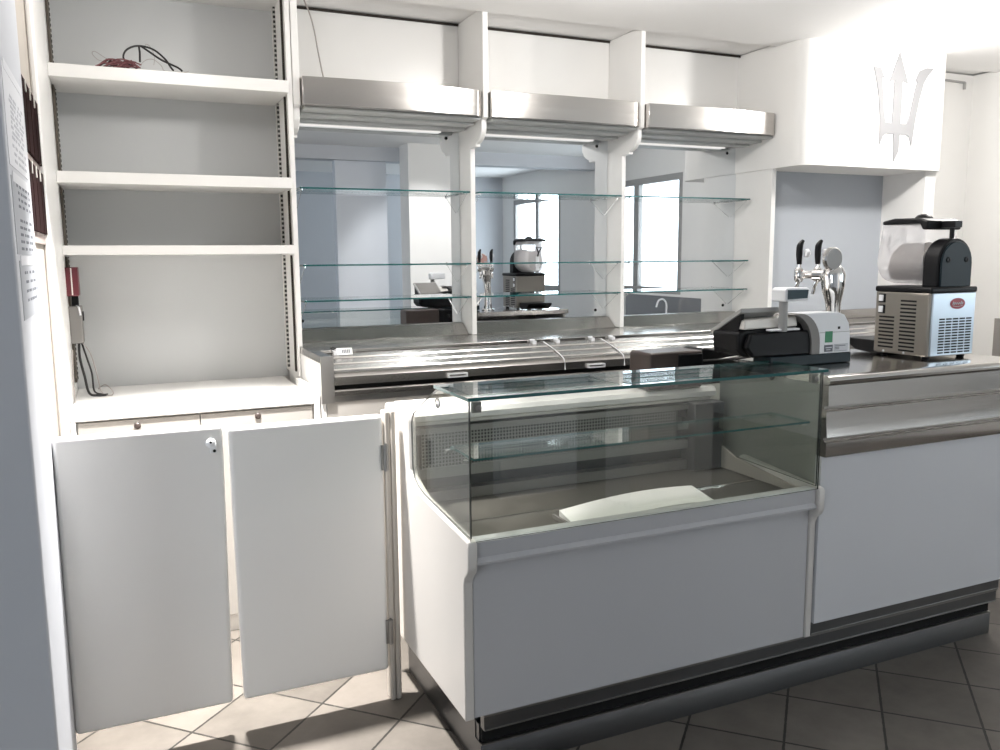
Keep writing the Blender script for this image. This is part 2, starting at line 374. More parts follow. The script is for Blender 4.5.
# loose cables on the top shelf and on the left side
zt = 2.399
c = MB()
c.tube([(.098, 4.05, zt + .02), (.072, 4.06, zt + .05), (.085, 4.06, zt + .085), (.13, 4.06, zt + .106), (.19, 4.05, zt + .095), (.235, 4.03, zt + .055), (.255, 4.015, zt + .02), (.265, 4.005, zt + .005)], .0042)
c.tube([(.135, 4.03, zt + .035), (.137, 4.05, zt + .075), (.138, 4.06, zt + .106), (.165, 4.05, zt + .09), (.22, 4.03, zt + .05), (.28, 4.015, zt + .022), (.30, 4.004, zt + .005)], .0042)
tag(c.build('cable', 'cable'), 'looped black cable lying on the top shelf of the left unit', 'cable')
c = MB()
for k in range(26):
    x = random.uniform(-.005, .10); y = 4.045 + random.uniform(-.025, .03); a = random.uniform(-.35, .35); l = random.uniform(.05, .10); h = random.uniform(.003, .03)
    c.tube([(x - l / 2, y - a * l / 2, zt + .003), (x, y, zt + h + .01), (x + l / 2, y + a * l / 2, zt + random.uniform(.004, .035))], .0028, 6, 3)
tag(c.build('wire_bundle', 'twine'), 'flat bundle of reddish brown wires on the top shelf', 'wires')
c = MB()
c.tube([(.05, 4.05, zt + .02), (.01, 4.06, zt + .04), (-.035, 4.07, zt + .07), (-.048, 4.07, zt + .062), (-.03, 4.07, zt + .04), (.0, 4.06, zt + .028), (.05, 4.05, zt + .01)], .0013, 6)
c.tube([(.13, 4.05, zt + .02), (.16, 4.06, zt + .05), (.19, 4.06, zt + .055), (.22, 4.05, zt + .03), (.235, 4.04, zt + .006), (.31, 4.04, zt + .008), (.33, 4.04, zt + .014), (.31, 4.03, zt + .003)], .0013, 6)
c.tube([(.19, 4.05, zt + .03), (.195, 4.06, zt + .07), (.18, 4.07, zt + .11), (.165, 4.07, zt + .118), (.16, 4.06, zt + .105)], .0013, 6)
tag(c.build('thin_wire', 'wire'), 'thin pale grey loose wires curling beside the black cable on the shelf', 'wires')
tag(MB().tube([(.824, 4.14, 2.832), (.858, 4.16, 2.815), (.885, 4.17, 2.77), (.912, 4.18, 2.69), (.935, 4.2, 2.58), (.955, 4.2, 2.47), (.962, 4.19, 2.425)], .0035).build('hanging_cable', 'wire'), 'dark cable hanging from the ceiling down to the left steel hood', 'cable')
t = thing('junction_box', 'dark red electrical box on the left side of the shelving', 'electrical box', (-0.214, 4.2, 1.49))
box('cover', 'red', -0.217, -0.168, 4.10, 4.24, 1.445, 1.57, t, bevel=.004)
box('strap', 'creamplastic', -0.196, -0.191, 4.097, 4.10, 1.45, 1.567, t)
t = thing('switch_box', 'grey box with black switch below the dark red box', 'electrical box', (-0.214, 4.2, 1.35))
box('case', 'midgrey', -0.217, -0.164, 4.13, 4.23, 1.235, 1.40, t, bevel=.006)
box('neck', 'blackmatte', -0.202, -0.176, 4.16, 4.20, 1.40, 1.444, t)
box('switch', 'black', -0.163, -0.158, 4.14, 4.18, 1.335, 1.375, t)
MB().tube([(-0.184, 4.15, 1.40), (-0.174, 4.126, 1.392), (-0.170, 4.126, 1.36)], .004).build('clip', 'whiteplastic', t)
c = MB()
c.tube([(-0.187, 4.19, 1.235), (-0.187, 4.16, 1.17), (-0.172, 4.12, 1.09), (-0.157, 4.08, 1.02), (-0.122, 4.07, 1.009), (-0.082, 4.07, 1.010)], .0055)
c.tube([(-0.177, 4.19, 1.235), (-0.157, 4.15, 1.16), (-0.142, 4.12, 1.10), (-0.137, 4.10, 1.025), (-0.102, 4.09, 1.009)], .004)
tag(c.build('power_cord', 'cable'), 'black cords running from the grey switch box to the cabinet top', 'cable')
c = MB()
c.tube([(-0.172, 4.16, 1.235), (-0.142, 4.12, 1.19), (-0.122, 4.10, 1.10), (-0.107, 4.08, 1.02), (-0.072, 4.06, 1.007), (-0.062, 4.08, 1.02), (-0.092, 4.10, 1.05), (-0.122, 4.12, 1.03)], .0025)
c.tube([(-0.207, 4.0, 1.22), (-0.209, 3.95, 1.10), (-0.208, 3.93, 1.0), (-0.208, 3.88, .99)], .003)
tag(c.build('loose_cable', 'wire'), 'thin pale cord curling on the cabinet top under the grey box', 'cable')

# slatted board on the left wall, notices on the column
t = thing('slatted_wall_board', 'dark brown slatted board in a taupe frame on the left wall', 'wall board', (-.24, 3.12, 1.65))
box('frame', 'taupe', -.24, -.232, 2.825, 3.42, 1.655, 2.16, t)
for z0, z1 in ((1.925, 2.135), (1.690, 1.897)):
    for k in range(4):
        y0 = 2.835 + k * .147
        sl = box('slat', 'brownwood', -.232, -.224, y0, y0 + .132, z0, z1, t)
        box('clip', 'creamplastic', -.224, -.221, y0 + .115, y0 + .132, z1 - .035, z1, sl)
for nm, lab, y0, y1, z0, z1, m, im, rows in (
        ('notice_sheet', 'topmost faint printed white notice on the left column', 2.31, 2.77, 1.825, 2.06, 'paper', 'inklight', ((1.90, 2.0, 9), (1.845, 1.88, 3))),
        ('notice_sheet', 'grey tabular notice taped below the faint one on the left column', 2.315, 2.775, 1.615, 1.80, 'papergrey', 'ink', ((1.735, 1.785, 4), (1.63, 1.70, 5))),
        ('notice_sheet', 'lowest grey notice with three short lines on the left column', 2.34, 2.80, 1.455, 1.60, 'papergrey', 'ink', ((1.50, 1.57, 4),))):
    t = thing(nm, lab, 'notice', (-.22, (y0 + y1) / 2, z0), 'paper notices on the column')
    box('sheet', m, -.220, -.2188, y0, y1, z0, z1, t)
    mb = MB()
    for a, b, n in rows:
        for k in range(n):
            z = b - (b - a) * k / max(1, n - 1)
            y = y0 + .10 + random.uniform(0, .03)
            while y < y1 - .06:
                w = random.uniform(.02, .07); mb.box(-.2188, -.2184, y, min(y + w, y1 - .04), z - .004, z + .003); y += w + random.uniform(.012, .05)
    mb.build('printed_lines', im, t)
    mb = MB().box(-.2187, -.2181, y0 + .03, y1 - .02, z1 - .012, z1 + .012)
    mb.build('tape', 'paper', t)

# ------------------------------------------------------------------ mirror wall: dividers, panels, hoods, mirrors, shelves
YB = 4.385
def corbel():
    p = [(YB, ZC + .008), (4.04, ZC + .008), (4.04, 2.300), (4.066, 2.292), (4.066, 2.25)]
    p += [(4.070, 2.235), (4.085, 2.215), (4.105, 2.198), (4.130, 2.187), (4.150, 2.180), (4.150, 2.168), (4.225, 2.168), (4.225, 1.182), (YB, 1.182)]
    return p
for x0, x1, lab in ((.778, .810, 'narrow white divider beside the shelving unit with a corbel under the hood'),
                    (1.726, 1.755, 'white corbelled divider between the left and middle mirrors'),
                    (2.664, 2.692, 'white corbelled divider between the middle and right mirrors')):
    tag(MB().prism(corbel(), 'X', x0, x1).build('mirror_divider', 'white', bevel=.003), lab, 'divider', 'white mirror wall dividers')
tag(MB().box(3.612, 3.645, 4.05, YB, 1.182, ZC + .008).build('mirror_divider', 'white', bevel=.002), 'wide flat white end panel right of the right mirror', 'divider', 'white mirror wall dividers')
bays = ((.812, 1.724, 'left'), (1.757, 2.662, 'middle'), (2.694, 3.610, 'right'))
for x0, x1, side in bays:
    tag(box('upper_panel', 'white_gloss', x0, x1, 4.374, 4.398, 2.27, ZC + .008), 'white wall panel above the %s steel hood' % side, 'wall panel', 'white panels above the hoods')
    t = thing('steel_hood', {'left': 'brushed steel light hood over the left mirror beside the shelving', 'middle': 'brushed steel light hood over the middle mirror', 'right': 'brushed steel light hood over the right mirror near the bulkhead'}[side], 'hood', ((x0 + x1) / 2, 4.2, 2.29), 'steel hoods over the mirrors')
    h0, h1 = x0 + .002, x1 - .002
    hm, hw = (h0 + h1) / 2, (h1 - h0) / 2
    bow = [(hm + hw * u, 3.983 + .022 * u * u + (.045 * ((u - .9) / .1) ** 2 if u > .9 else 0)) for u in [-1 + k / 24 for k in range(49)]]
    po = [(h0, 4.372)] + bow + [(h1, 4.372)]
    MB().prism(po, 'Z', 2.298, 2.425).build('fascia_band', 'steel', t, bevel=.002)
    mb = MB()
    mb.box(h0 + .012, h1 - .012, 4.04, 4.372, 2.286, 2.298)
    mb.box(h0 + .012, h1 - .012, 4.13, 4.22, 2.272, 2.286); mb.box(h0 + .012, h1 - .012, 4.24, 4.31, 2.262, 2.286)
    mb.build('light_housing', 'hoodunder', t, bevel=.004)
    box('gap_strip', 'gap', h0 + .014, h1 - .014, 4.222, 4.238, 2.280, 2.287, t)
    box('light_strip', 'led', h0 + .02, h1 - .11, 4.350, 4.365, 2.259, 2.266, t)
    t = thing('wall_mirror', {'left': 'tall mirror in the left bay next to the shelving unit', 'middle': 'tall mirror in the middle bay reflecting the slush machine', 'right': 'tall mirror in the right bay reflecting a bright window'}[side], 'mirror', ((x0 + x1) / 2, 4.38, 1.24), 'mirrors behind the glass shelves')
    box('mirror_glass', 'mirror', x0 + .001, x1 - .001, 4.376, 4.384, 1.242, 2.268, t)
    for sx in (x0 + .03, x1 - .075):
        for sz in (1.28, 2.235): MB().lathe((sx, 4.376, sz), (0, -1, 0), [(.009, 0), (.009, .002), (.006, .005), (0, .006)], 12).build('screw', 'blackmatte', t)
    for z, lv in ((1.940, 'top'), (1.565, 'middle'), (1.388, 'bottom')):
        t = thing('glass_shelf', '%s glass shelf in front of the %s mirror' % (lv, side), 'glass shelf', ((x0 + x1) / 2, 4.29, z), 'glass shelves in front of the mirrors')
        a, b = x0 + .010, x1 - (.010 if side != 'right' else .03)
        glass_pane('glass_pane', t, rect(a, b, 4.20, 4.374), 'Z', z - .004, z + .004)
        for bx in (a + .012, b - .012):
            mb = MB().tube([(bx, 4.215, z - .007), (bx, 4.372, z - .007)], .0022, 6, 0).tube([(bx, 4.22, z - .009), (bx, 4.368, z - .10)], .0015, 6, 0)
            mb.tube([(bx, 4.215, z - .012), (bx, 4.215, z + .007)], .004, 8, 0)
            mb.build('bracket', 'chrome', t)

# ------------------------------------------------------------------ back bar cooler
t = thing('bottle_cooler', 'long stainless back bar cooler with sloping lids under the mirrors', 'cooler', (2.2, 4.0, 0))
box('body', 'white', .785, 4.64, 3.64, 4.15, .08, 1.02, t)
box('end_panel', 'white', .764, .782, 3.602, 4.37, 0, 1.148, t, bevel=.002)
mb = MB().box(.762, 4.645, 3.84, 4.155, 1.150, 1.180); mb.box(.762, 3.64, 4.155, 4.372, 1.150, 1.180)
mb.box(.762, .815, 3.602, 3.84, 1.150, 1.180)
mb.build('worktop', 'steel_top', t, bevel=.003)
mb = MB()
for a, b in ((.816, 1.722), (1.76, 2.66), (2.698, 3.608)): mb.prism([(4.26, 1.181), (4.374, 1.181), (4.374, 1.24), (4.345, 1.24), (4.335, 1.232)], 'X', a, b)
mb.box(3.65, 4.645, 4.125, 4.155, 1.181, 1.238)
mb.build('upstand', 'steel_v', t, bevel=.002)
box('corner_post', 'steel_dk', .762, .818, 3.590, 3.602, .975, 1.180, t)
mb = MB().prism([(3.592, 1.005), (3.62, 1.005), (3.64, 1.03), (3.60, 1.03), (3.592, 1.024)], 'X', .819, 4.645)
mb.build('front_lip', 'steel_v', t)
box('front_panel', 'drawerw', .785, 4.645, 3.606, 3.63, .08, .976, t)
box('lip_strip', 'steel_dk', .819, 4.645, 3.602, 3.61, .977, 1.004, t)
box('dark_well', 'blackmatte', .819, 4.64, 3.64, 3.83, 1.022, 1.06, t)
prof = [(3.832, 1.150), (3.832, 1.166), (3.776, 1.154), (3.772, 1.148), (3.712, 1.135), (3.708, 1.129), (3.652, 1.116), (3.648, 1.110), (3.612, 1.100), (3.600, 1.086), (3.600, 1.050), (3.612, 1.050), (3.62, 1.080), (3.66, 1.098), (3.72, 1.115), (3.79, 1.136)]
for a, b, hx in ((.822, 1.957, 1.392), (1.961, 2.298, 2.13), (2.302, 3.40, 2.86), (3.404, 4.64, 4.0)):
    l = MB().prism(prof, 'X', a, b).build('lid', 'steel_v', t)
    mb = MB()
    mb.box(hx - .048, hx + .048, 3.583, 3.598, 1.066, 1.071); mb.box(hx - .048, hx + .048, 3.583, 3.598, 1.052, 1.056)
    mb.box(hx - .048, hx - .043, 3.583, 3.598, 1.056, 1.066); mb.box(hx + .043, hx + .048, 3.583, 3.598, 1.056, 1.066)
    mb.build('handle', 'whiteplastic', l)
    for k, x in enumerate((a + .06, b - .06) if b - a > .5 else (a + .07, b - .06)):
        mb = MB().box(x - .010, x + .010, 3.806, 3.838, 1.158, 1.176).cyl((x - .013, 3.838, 1.179), (x + .013, 3.838, 1.179), .004, n=10)
        mb.build('hinge', 'whiteplastic', l)
    mb = MB().tube([(b + .002, 3.832, 1.168), (b + .002, 3.772, 1.153), (b + .002, 3.71, 1.138), (b + .002, 3.65, 1.119), (b + .002, 3.610, 1.102), (b + .002, 3.598, 1.05)], .003, 6, 0)
    mb.build('lid_seal', 'whiteplastic', l)
st = thing('price_tag', 'small white printed tag with a cord on the cooler lid corner', 'tag', (.90, 3.83, 1.16))
def tp(x, v, o): return (x, 3.795 + .018 * v - .95 * o, 1.160 + .030 * v + .3 * o)     # leaning card
MB().hexa([tp(.882, 0, 0), tp(.955, 0, 0), tp(.955, 0, .002), tp(.882, 0, .002)], [tp(.882, 1, 0), tp(.955, 1, 0), tp(.955, 1, .002), tp(.882, 1, .002)]).build('card', 'papertag', st)
mb = MB()
for k in range(5): x = .906 + k * .008; mb.hexa([tp(x, .25, .002), tp(x + .005, .25, .002), tp(x + .005, .25, .0026), tp(x, .25, .0026)], [tp(x, .75, .002), tp(x + .005, .75, .002), tp(x + .005, .75, .0026), tp(x, .75, .0026)])
mb.build('printed_lines', 'ink', st)
MB().tube([(.885, 3.815, 1.188), (.872, 3.84, 1.192), (.862, 3.83, 1.190), (.872, 3.81, 1.184)], .003).build('cord', 'cable', st)

# ------------------------------------------------------------------ display case
XL, XR = .868, 2.236
t = thing('display_case', 'white refrigerated glass display case at the end of the bar', 'display case', (1.55, 2.6, 0))
side = [(2.216, .205), (2.216, .640), (2.208, .662), (2.186, .682), (2.178, .700), (2.178, .768), (2.186, .780)] + [(2.60, .812), (2.66, .822), (2.70, .842), (2.722, .88), (2.724, 1.040), (2.735, 1.060), (2.76, 1.068), (2.98, 1.068), (3.0, 1.055), (3.0, .205)]
MB().prism(side, 'X', XL, .898).build('end_panel', 'caseend', t, bevel=.004)
MB().prism(side[:8] + [(2.62, .79), (2.98, .795), (2.98, .205)], 'X', 2.2085, XR).build('end_panel', 'caseend', t, bevel=.004)
box('cabinet_body', 'white', .90, 2.204, 2.262, 2.96, .207, .70, t)
box('front_panel', 'shadepanel', .899, 2.205, 2.222, 2.258, .208, .695, t)
mb = MB().prism([(2.192, .735), (2.192, .772), (2.20, .778), (2.24, .775), (2.24, .70), (2.196, .70), (2.186, .704), (2.184, .712), (2.190, .718), (2.196, .724)], 'X', .899, 2.205)
mb.build('front_trim', 'shadepanel', t)
box('deck', 'deck', .90, 2.204, 2.242, 2.76, .715, .737, t)
MB().box(.905, 2.20, 2.478, 2.484, .737, .741).build('deck_seam', 'chrome', t)
for a, b in ((.899, .908), (2.196, 2.205)): MB().prism([(2.25, .74), (2.25, .757), (2.62, .80), (2.73, .84), (2.73, .74)], 'X', a, b).build('side_flange', 'flange', t)
box('rear_wall', 'darkgrey', .90, 2.204, 2.79, 2.83, .72, 1.02, t)
box('lower_duct', 'midgrey', .90, 2.06, 2.745, 2.79, .738, .775, t)
box('upper_duct', 'midgrey2', .90, 2.06, 2.742, 2.79, .825, .862, t)
box('vent_panel', 'perf', .925, 2.0, 2.748, 2.79, .862, .985, t)
box('vent_head', 'steel_dk', .90, 2.06, 2.744, 2.79, .985, 1.006, t)
e = box('duct_end', 'darkgrey', 2.06, 2.204, 2.70, 2.79, .738, 1.012, t, bevel=.003)
box('thermostat', 'black', 2.012, 2.052, 2.742, 2.75, .955, .985, t, bevel=.002)
box('rating_label', 'grey', 2.0, 2.058, 2.74, 2.742, .905, .93, t)
MB().prism([(2.752, 1.03), (2.752, 1.05), (2.765, 1.066), (2.79, 1.070), (2.985, 1.070), (2.985, 1.03)], 'X', .90, 2.204).build('rear_rail', 'white_gloss', t, bevel=.002)
box('lamp_tube', 'creamplastic', .91, 2.19, 2.765, 2.785, 1.012, 1.026, t, bevel=.004)
glass_pane('front_glass', t, rect(.880, 2.208, .776, 1.197), 'Y', 2.184, 2.190, 'glass_case', 'glass_edge_dk')
gs = [(2.192, .786), (2.192, 1.196), (2.45, 1.196), (2.70, 1.075), (2.722, 1.04), (2.72, .884), (2.70, .846), (2.66, .826), (2.60, .815)]
glass_pane('side_glass', t, gs, 'X', .880, .886, 'glass_case', 'glass_edge_dk')
gr = gs[:3] + [(2.95, 1.10), (2.98, 1.04), (2.98, .80), (2.62, .80)]
glass_pane('side_glass', t, gr, 'X', 2.202, 2.208, 'glass_case', 'glass_edge_dk')
glass_pane('top_glass', t, rect(.868, 2.212, 2.165, 2.45), 'Z', 1.197, 1.207, 'glass_case', 'glass_edge')
glass_pane('glass_shelf', t, rect(.91, 2.196, 2.225, 2.42), 'Z', 1.008, 1.015, 'glass_case', 'glass_edge')
for x, s in ((.893, 1), (2.19, -1)):
    mb = MB().box(min(x, x + s * .028), max(x, x + s * .028), 2.1905, 2.205, 1.158, 1.190).lathe((x + s * .014, 2.1835, 1.172), (0, -1, 0), [(.010, 0), (.010, .004), (.006, .007), (0, .008)], 16)
    mb.build('front_clamp', 'midgrey', t, bevel=.002)
    MB().lathe((0.8795 if s > 0 else 2.2085, 2.44, 1.150), (-s, 0, 0), [(.017, 0), (.017, .004), (.012, .008), (0, .009)], 20).build('side_clamp', 'chrome', t)
    MB().box(*sorted((x - s * .007, x + s * .016)), 2.24, 2.26, .998, 1.008).box(*sorted((x - s * .007, x + s * .016)), 2.39, 2.41, .998, 1.008).build('shelf_support', 'chrome', t)
# white papered tray lying on the deck
t = thing('white_board', 'curved white sheet lying on the steel deck inside the display case', 'sheet', (1.56, 2.32, .737))
def brd(u, v):
    x = 1.268 + .572 * u + .02 * v; y = 2.245 + .16 * v + .045 * u
    return (x, y, .748 + .018 * math.sin(PI * u * .9) + .012 * v)
mb = MB().grid(brd, 16, 6); mb.grid(lambda u, v: (brd(u, v)[0], brd(u, v)[1], .739), 16, 6)
for fn in (lambda a: (a, 0), lambda a: (a, 1)):
    mb.grid(lambda u, v, fn=fn: (brd(*fn(u))[0], brd(*fn(u))[1], .739 + v * (brd(*fn(u))[2] - .739)), 16, 1)
for c0 in (0, 1): mb.grid(lambda u, v, c0=c0: (brd(c0, u)[0], brd(c0, u)[1], .739 + v * (brd(c0, u)[2] - .739)), 6, 1)
bmesh.ops.remove_doubles(mb.bm, verts=mb.bm.verts, dist=.0005)
mb.build('sheet', 'clothwhite', t)
MB().box(1.260, 1.268, 2.25, 2.40, .738, .752).build('rolled_end', 'midgrey', t)

# ------------------------------------------------------------------ bar counter
t = thing('bar_counter', 'white fronted bar counter with stacked stainless steel bands', 'bar counter', (2.75, 2.5, 0))
CX0, CX1 = 2.245, 3.275
box('front_panel', 'shadepanel_bar', CX0, CX1, 2.212, 2.24, .255, .884, t)
prof = [(2.235, .884), (2.196, .884), (2.192, .890), (2.193, .936), (2.207, .945), (2.207, .952), (2.190, .956), (2.193, .972), (2.1965, 1.0), (2.1985, 1.048), (2.210, 1.056), (2.210, 1.066), (2.190, 1.070), (2.1915, 1.09), (2.194, 1.142), (2.235, 1.142)]
MB().prism(prof, 'X', CX0, CX1).build('steel_fascia', 'steel', t)
top = [(2.78, 1.145), (2.78, 1.178), (2.215, 1.178), (2.198, 1.176), (2.188, 1.170), (2.183, 1.160), (2.185, 1.151), (2.192, 1.145)]
MB().prism(top, 'X', CX0 - .004, CX1 + .004).build('worktop', 'steel_top', t)
box('end_panel', 'grey', CX0 + .002, CX0 + .02, 2.24, 2.785, .256, 1.143, t)
box('end_panel', 'white', CX1 - .02, CX1, 2.24, 2.74, .256, 1.143, t)
box('rear_panel', 'darkgrey', CX0 + .02, CX1 - .02, 2.715, 2.74, .207, 1.10, t)
mb = MB().box(.935, 3.275, 2.232, 2.26, .150, .205); mb.box(2.245, 3.275, 2.225, 2.26, .205, .254); mb.box(.935, 3.275, 2.275, 2.30, .095, .150)
mb.prism([(2.252, .0), (2.252, .086), (2.258, .095), (2.30, .095), (2.30, 0)], 'X', .932, 3.275)
mb.box(.932, .945, 2.30, 2.98, 0, .20); mb.box(.945, 3.27, 2.70, 2.72, 0, .20)
pl = mb.build('steel_plinth', 'plinth'); mb = MB()
mb.box(.936, 3.275, 2.2295, 2.233, .150, .154); mb.box(.936, 3.275, 2.2295, 2.233, .196, .2045); mb.box(2.246, 3.275, 2.2225, 2.226, .2065, .211); mb.box(.933, 3.275, 2.250, 2.262, .090, .096)
mb.build('edge_trim', 'steel_dk', pl)
box('groove', 'blackmatte', .94, 3.274, 2.262, 2.275, .0965, .149, pl)
tag(pl, 'long dark steel plinth along the floor under case and counter', 'plinth')

# ------------------------------------------------------------------ swing gates
t = thing('gate_post', 'narrow cream post with gate hinges beside the display case', 'post', (.835, 2.81, 0))
MB().box(.803, .824, 2.786, 2.835, 0, 1.072).box(.8245, .845, 2.788, 2.835, 0, 1.072).build('post', 'cream', t, bevel=.006)
def gate(name, lab, x0, x1, hinge_right, ztop):
    t = thing(name, lab, 'gate', ((x0 + x1) / 2, 2.80, 0), 'white swing gates')
    dx0, dx1 = (.283 - x0, 0) if hinge_right else (0, .270 - x1)      # the free edges lean a little
    MB().prism([(x0, .122), (x1, .122), (x1 + dx1, ztop), (x0 + dx0, ztop)], 'Y', 2.785, 2.817).build('panel', 'gatew', t, bevel=.0145, seg=5)
    for z in (.27, .91):
        if hinge_right:
            mb = MB().cyl((x1 + .006, 2.780, z - .045), (x1 + .006, 2.780, z + .045), .009, n=16).box(x1 - .010, x1 + .014, 2.779, 2.786, z - .044, z + .044)
            mb.cyl((x1 + .006, 2.780, z - .049), (x1 + .006, 2.780, z + .049), .005, n=12)
            mb.build('hinge', 'steel_dk', t)
    return t
gate('swing_gate', 'right white swing gate hinged to the cream post', .291, .799, True, 1.062)
g = gate('swing_gate', 'left white swing gate with a small white latch', -.2195, .257, False, 1.074)
mb = MB().lathe((.230, 2.785, 1.018), (0, -1, 0), [(.016, 0), (.016, .006), (.010, .011), (0, .012)], 18).box(.226, .246, 2.776, 2.785, .985, 1.018)
lt = mb.build('latch', 'whiteplastic', g, bevel=.003)
MB().cyl((.229, 2.775, 1.022), (.229, 2.771, 1.022), .004, n=10).build('screw', 'blackmatte', lt)
MB().cyl((.239, 2.777, .993), (.239, 2.773, .993), .005, n=10).build('keyhole', 'blackmatte', lt)
for z in (.27, .91): MB().cyl((-.216, 2.813, z - .045), (-.216, 2.813, z + .045), .005, n=14).build('hinge', 'steel_dk', g)

# ------------------------------------------------------------------ cash register
t = thing('cash_register', 'black and white cash register with customer display on the counter', 'cash register', (2.35, 2.55, 1.178))
box('base', 'slate', 2.20, 2.606, 2.44, 2.537, 1.1795, 1.219, t, bevel=.004)
body = [(2.095, 1.225), (2.13, 1.2195), (2.50, 1.2195), (2.50, 1.325), (2.40, 1.345), (2.10, 1.325), (2.068, 1.312), (2.072, 1.25)]
MB().prism(body, 'Y', 2.47, 2.62).build('body', 'black', t, bevel=.010, seg=3)
MB().prism([(2.125, 1.2195), (2.44, 1.2195), (2.435, 1.275), (2.40, 1.312), (2.26, 1.316), (2.11, 1.31), (2.09, 1.26)], 'Y', 2.445, 2.47).build('front_cover', 'black', t, bevel=.008, seg=3)
MB().hexa([(2.085, 2.455, 1.326), (2.34, 2.455, 1.330), (2.34, 2.56, 1.330), (2.085, 2.56, 1.326)], [(2.092, 2.462, 1.360), (2.34, 2.462, 1.370), (2.34, 2.50, 1.372), (2.092, 2.50, 1.362)]).build('paper_cover', 'creamplastic', t, bevel=.005)
shell = [(2.436, 1.2195), (2.436, 1.26)] + [(2.436 - .095 * (1 - math.cos(math.radians(a))), 1.26 + .118 * math.sin(math.radians(a))) for a in (15, 30, 45, 60, 75, 90)] + [(2.53, 1.378), (2.565, 1.366), (2.588, 1.335), (2.597, 1.29), (2.600, 1.2195)]
MB().prism(shell, 'Y', 2.442, 2.536).build('printer_housing', 'whiteplastic', t, bevel=.004)
arcp = [(2.438 - .10 * (1 - math.cos(math.radians(a))), 1.26 + .118 * math.sin(math.radians(a))) for a in range(0, 91, 10)]
arci = [(p[0] - .042, p[1] - .004 if i else p[1]) for i, p in enumerate(arcp)]
MB().prism([(2.438, 1.2195)] + arcp + arci[::-1] + [(2.396, 1.2195)], 'Y', 2.436, 2.536).build('printer_band', 'midgrey', t, bevel=.003)
MB().prism([(2.437, 1.300), (2.44, 1.302), (2.592, 1.302), (2.59, 1.300)], 'Y', 2.4405, 2.4425).build('seam', 'grey', t)
box('green_sticker', 'green', 2.468, 2.505, 2.4402, 2.442, 1.262, 1.305, t)
box('button', 'black', 2.532, 2.542, 2.4402, 2.442, 1.312, 1.322, t)
lb = box('rating_label', 'ink', 2.466, 2.508, 2.4402, 2.442, 1.226, 1.252, t)
MB().box(2.471, 2.503, 2.4398, 2.4402, 1.240, 1.244).box(2.474, 2.496, 2.4398, 2.4402, 1.232, 1.235).build('printed_lines', 'paper', lb)
lb = box('rating_label', 'paper', 2.515, 2.587, 2.4402, 2.442, 1.225, 1.254, t)
mb = MB().box(2.5165, 2.5855, 2.4399, 2.4402, 1.2265, 1.2275).box(2.5165, 2.5855, 2.4399, 2.4402, 1.2515, 1.2525)
for z, w in ((1.247, .055), (1.241, .022), (1.235, .022)): mb.box(2.519, 2.519 + w, 2.4398, 2.4402, z - .0013, z + .0013)
mb.build('printed_lines', 'ink', lb)
MB().tube([(2.600, 2.49, 1.30), (2.625, 2.49, 1.30), (2.625, 2.49, 1.225), (2.600, 2.49, 1.222)], .004, 8, 0).build('cable_loop', 'grey', t)
MB().cyl((2.248, 2.435, 1.315), (2.248, 2.435, 1.43), .017, .016, 18).build('display_pole', 'grey', t)
box('pole_foot', 'whiteplastic', 2.185, 2.325, 2.425, 2.455, 1.318, 1.326, t, bevel=.003)
hd = MB().prism([(2.226, 1.427), (2.338, 1.432), (2.342, 1.474), (2.33, 1.478), (2.235, 1.479), (2.224, 1.472)], 'Y', 2.402, 2.475).build('display_head', 'whiteplastic', t, bevel=.005, seg=3)
MB().prism([(2.236, 1.436), (2.330, 1.439), (2.334, 1.470), (2.236, 1.471)], 'Y', 2.3995, 2.402).build('display_window', 'lcd', hd)
k = MB().prism([(2.466, 1.388), (2.466, 1.406), (2.64, 1.315), (2.64, 1.295)], 'X', 2.076, 2.262).build('keyboard_deck', 'grey', t, bevel=.003)
MB().hexa([(2.09, 2.485, 1.3965), (2.25, 2.485, 1.3965), (2.25, 2.625, 1.3232), (2.09, 2.625, 1.3232)], [(2.09, 2.485, 1.400), (2.25, 2.485, 1.400), (2.25, 2.625, 1.3268), (2.09, 2.625, 1.3268)]).build('keys', 'midgrey', k)
MB().prism([(2.475, 1.384), (2.63, 1.300), (2.62, 1.23), (2.50, 1.24)], 'X', 2.082, 2.10).build('side_cheek', 'black', t)
# boxes behind the case
t = thing('printer_box', 'brown black desktop box behind the glass case near the register', 'box', (2.0, 2.82, 1.07))
MB().prism([(1.875, 1.070), (2.13, 1.070), (2.13, 1.22), (1.885, 1.22), (1.875, 1.212)], 'Y', 2.752, 2.90).build('case', 'brownblack', t, bevel=.008, seg=3)
box('front_door', 'black', 2.008, 2.126, 2.747, 2.752, 1.08, 1.208, t, bevel=.003)
t = thing('card_reader', 'low black device with slanted top between box and cash register', 'device', (2.2, 2.82, 1.07))
MB().prism([(2.15, 1.071), (2.43, 1.071), (2.43, 1.178), (2.17, 1.222), (2.15, 1.215)], 'Y', 2.792, 2.92).build('case', 'black', t, bevel=.006)
MB().tube([(2.22, 2.790, 1.17), (2.30, 2.70, 1.195), (2.36, 2.62, 1.215)], .004, 8).build('stylus', 'chrome', t)
MB().tube([(2.16, 2.787, 1.172), (2.24, 2.74, 1.178), (2.30, 2.70, 1.185), (2.38, 2.66, 1.20)], .004, 8).build('cord', 'cable', t)

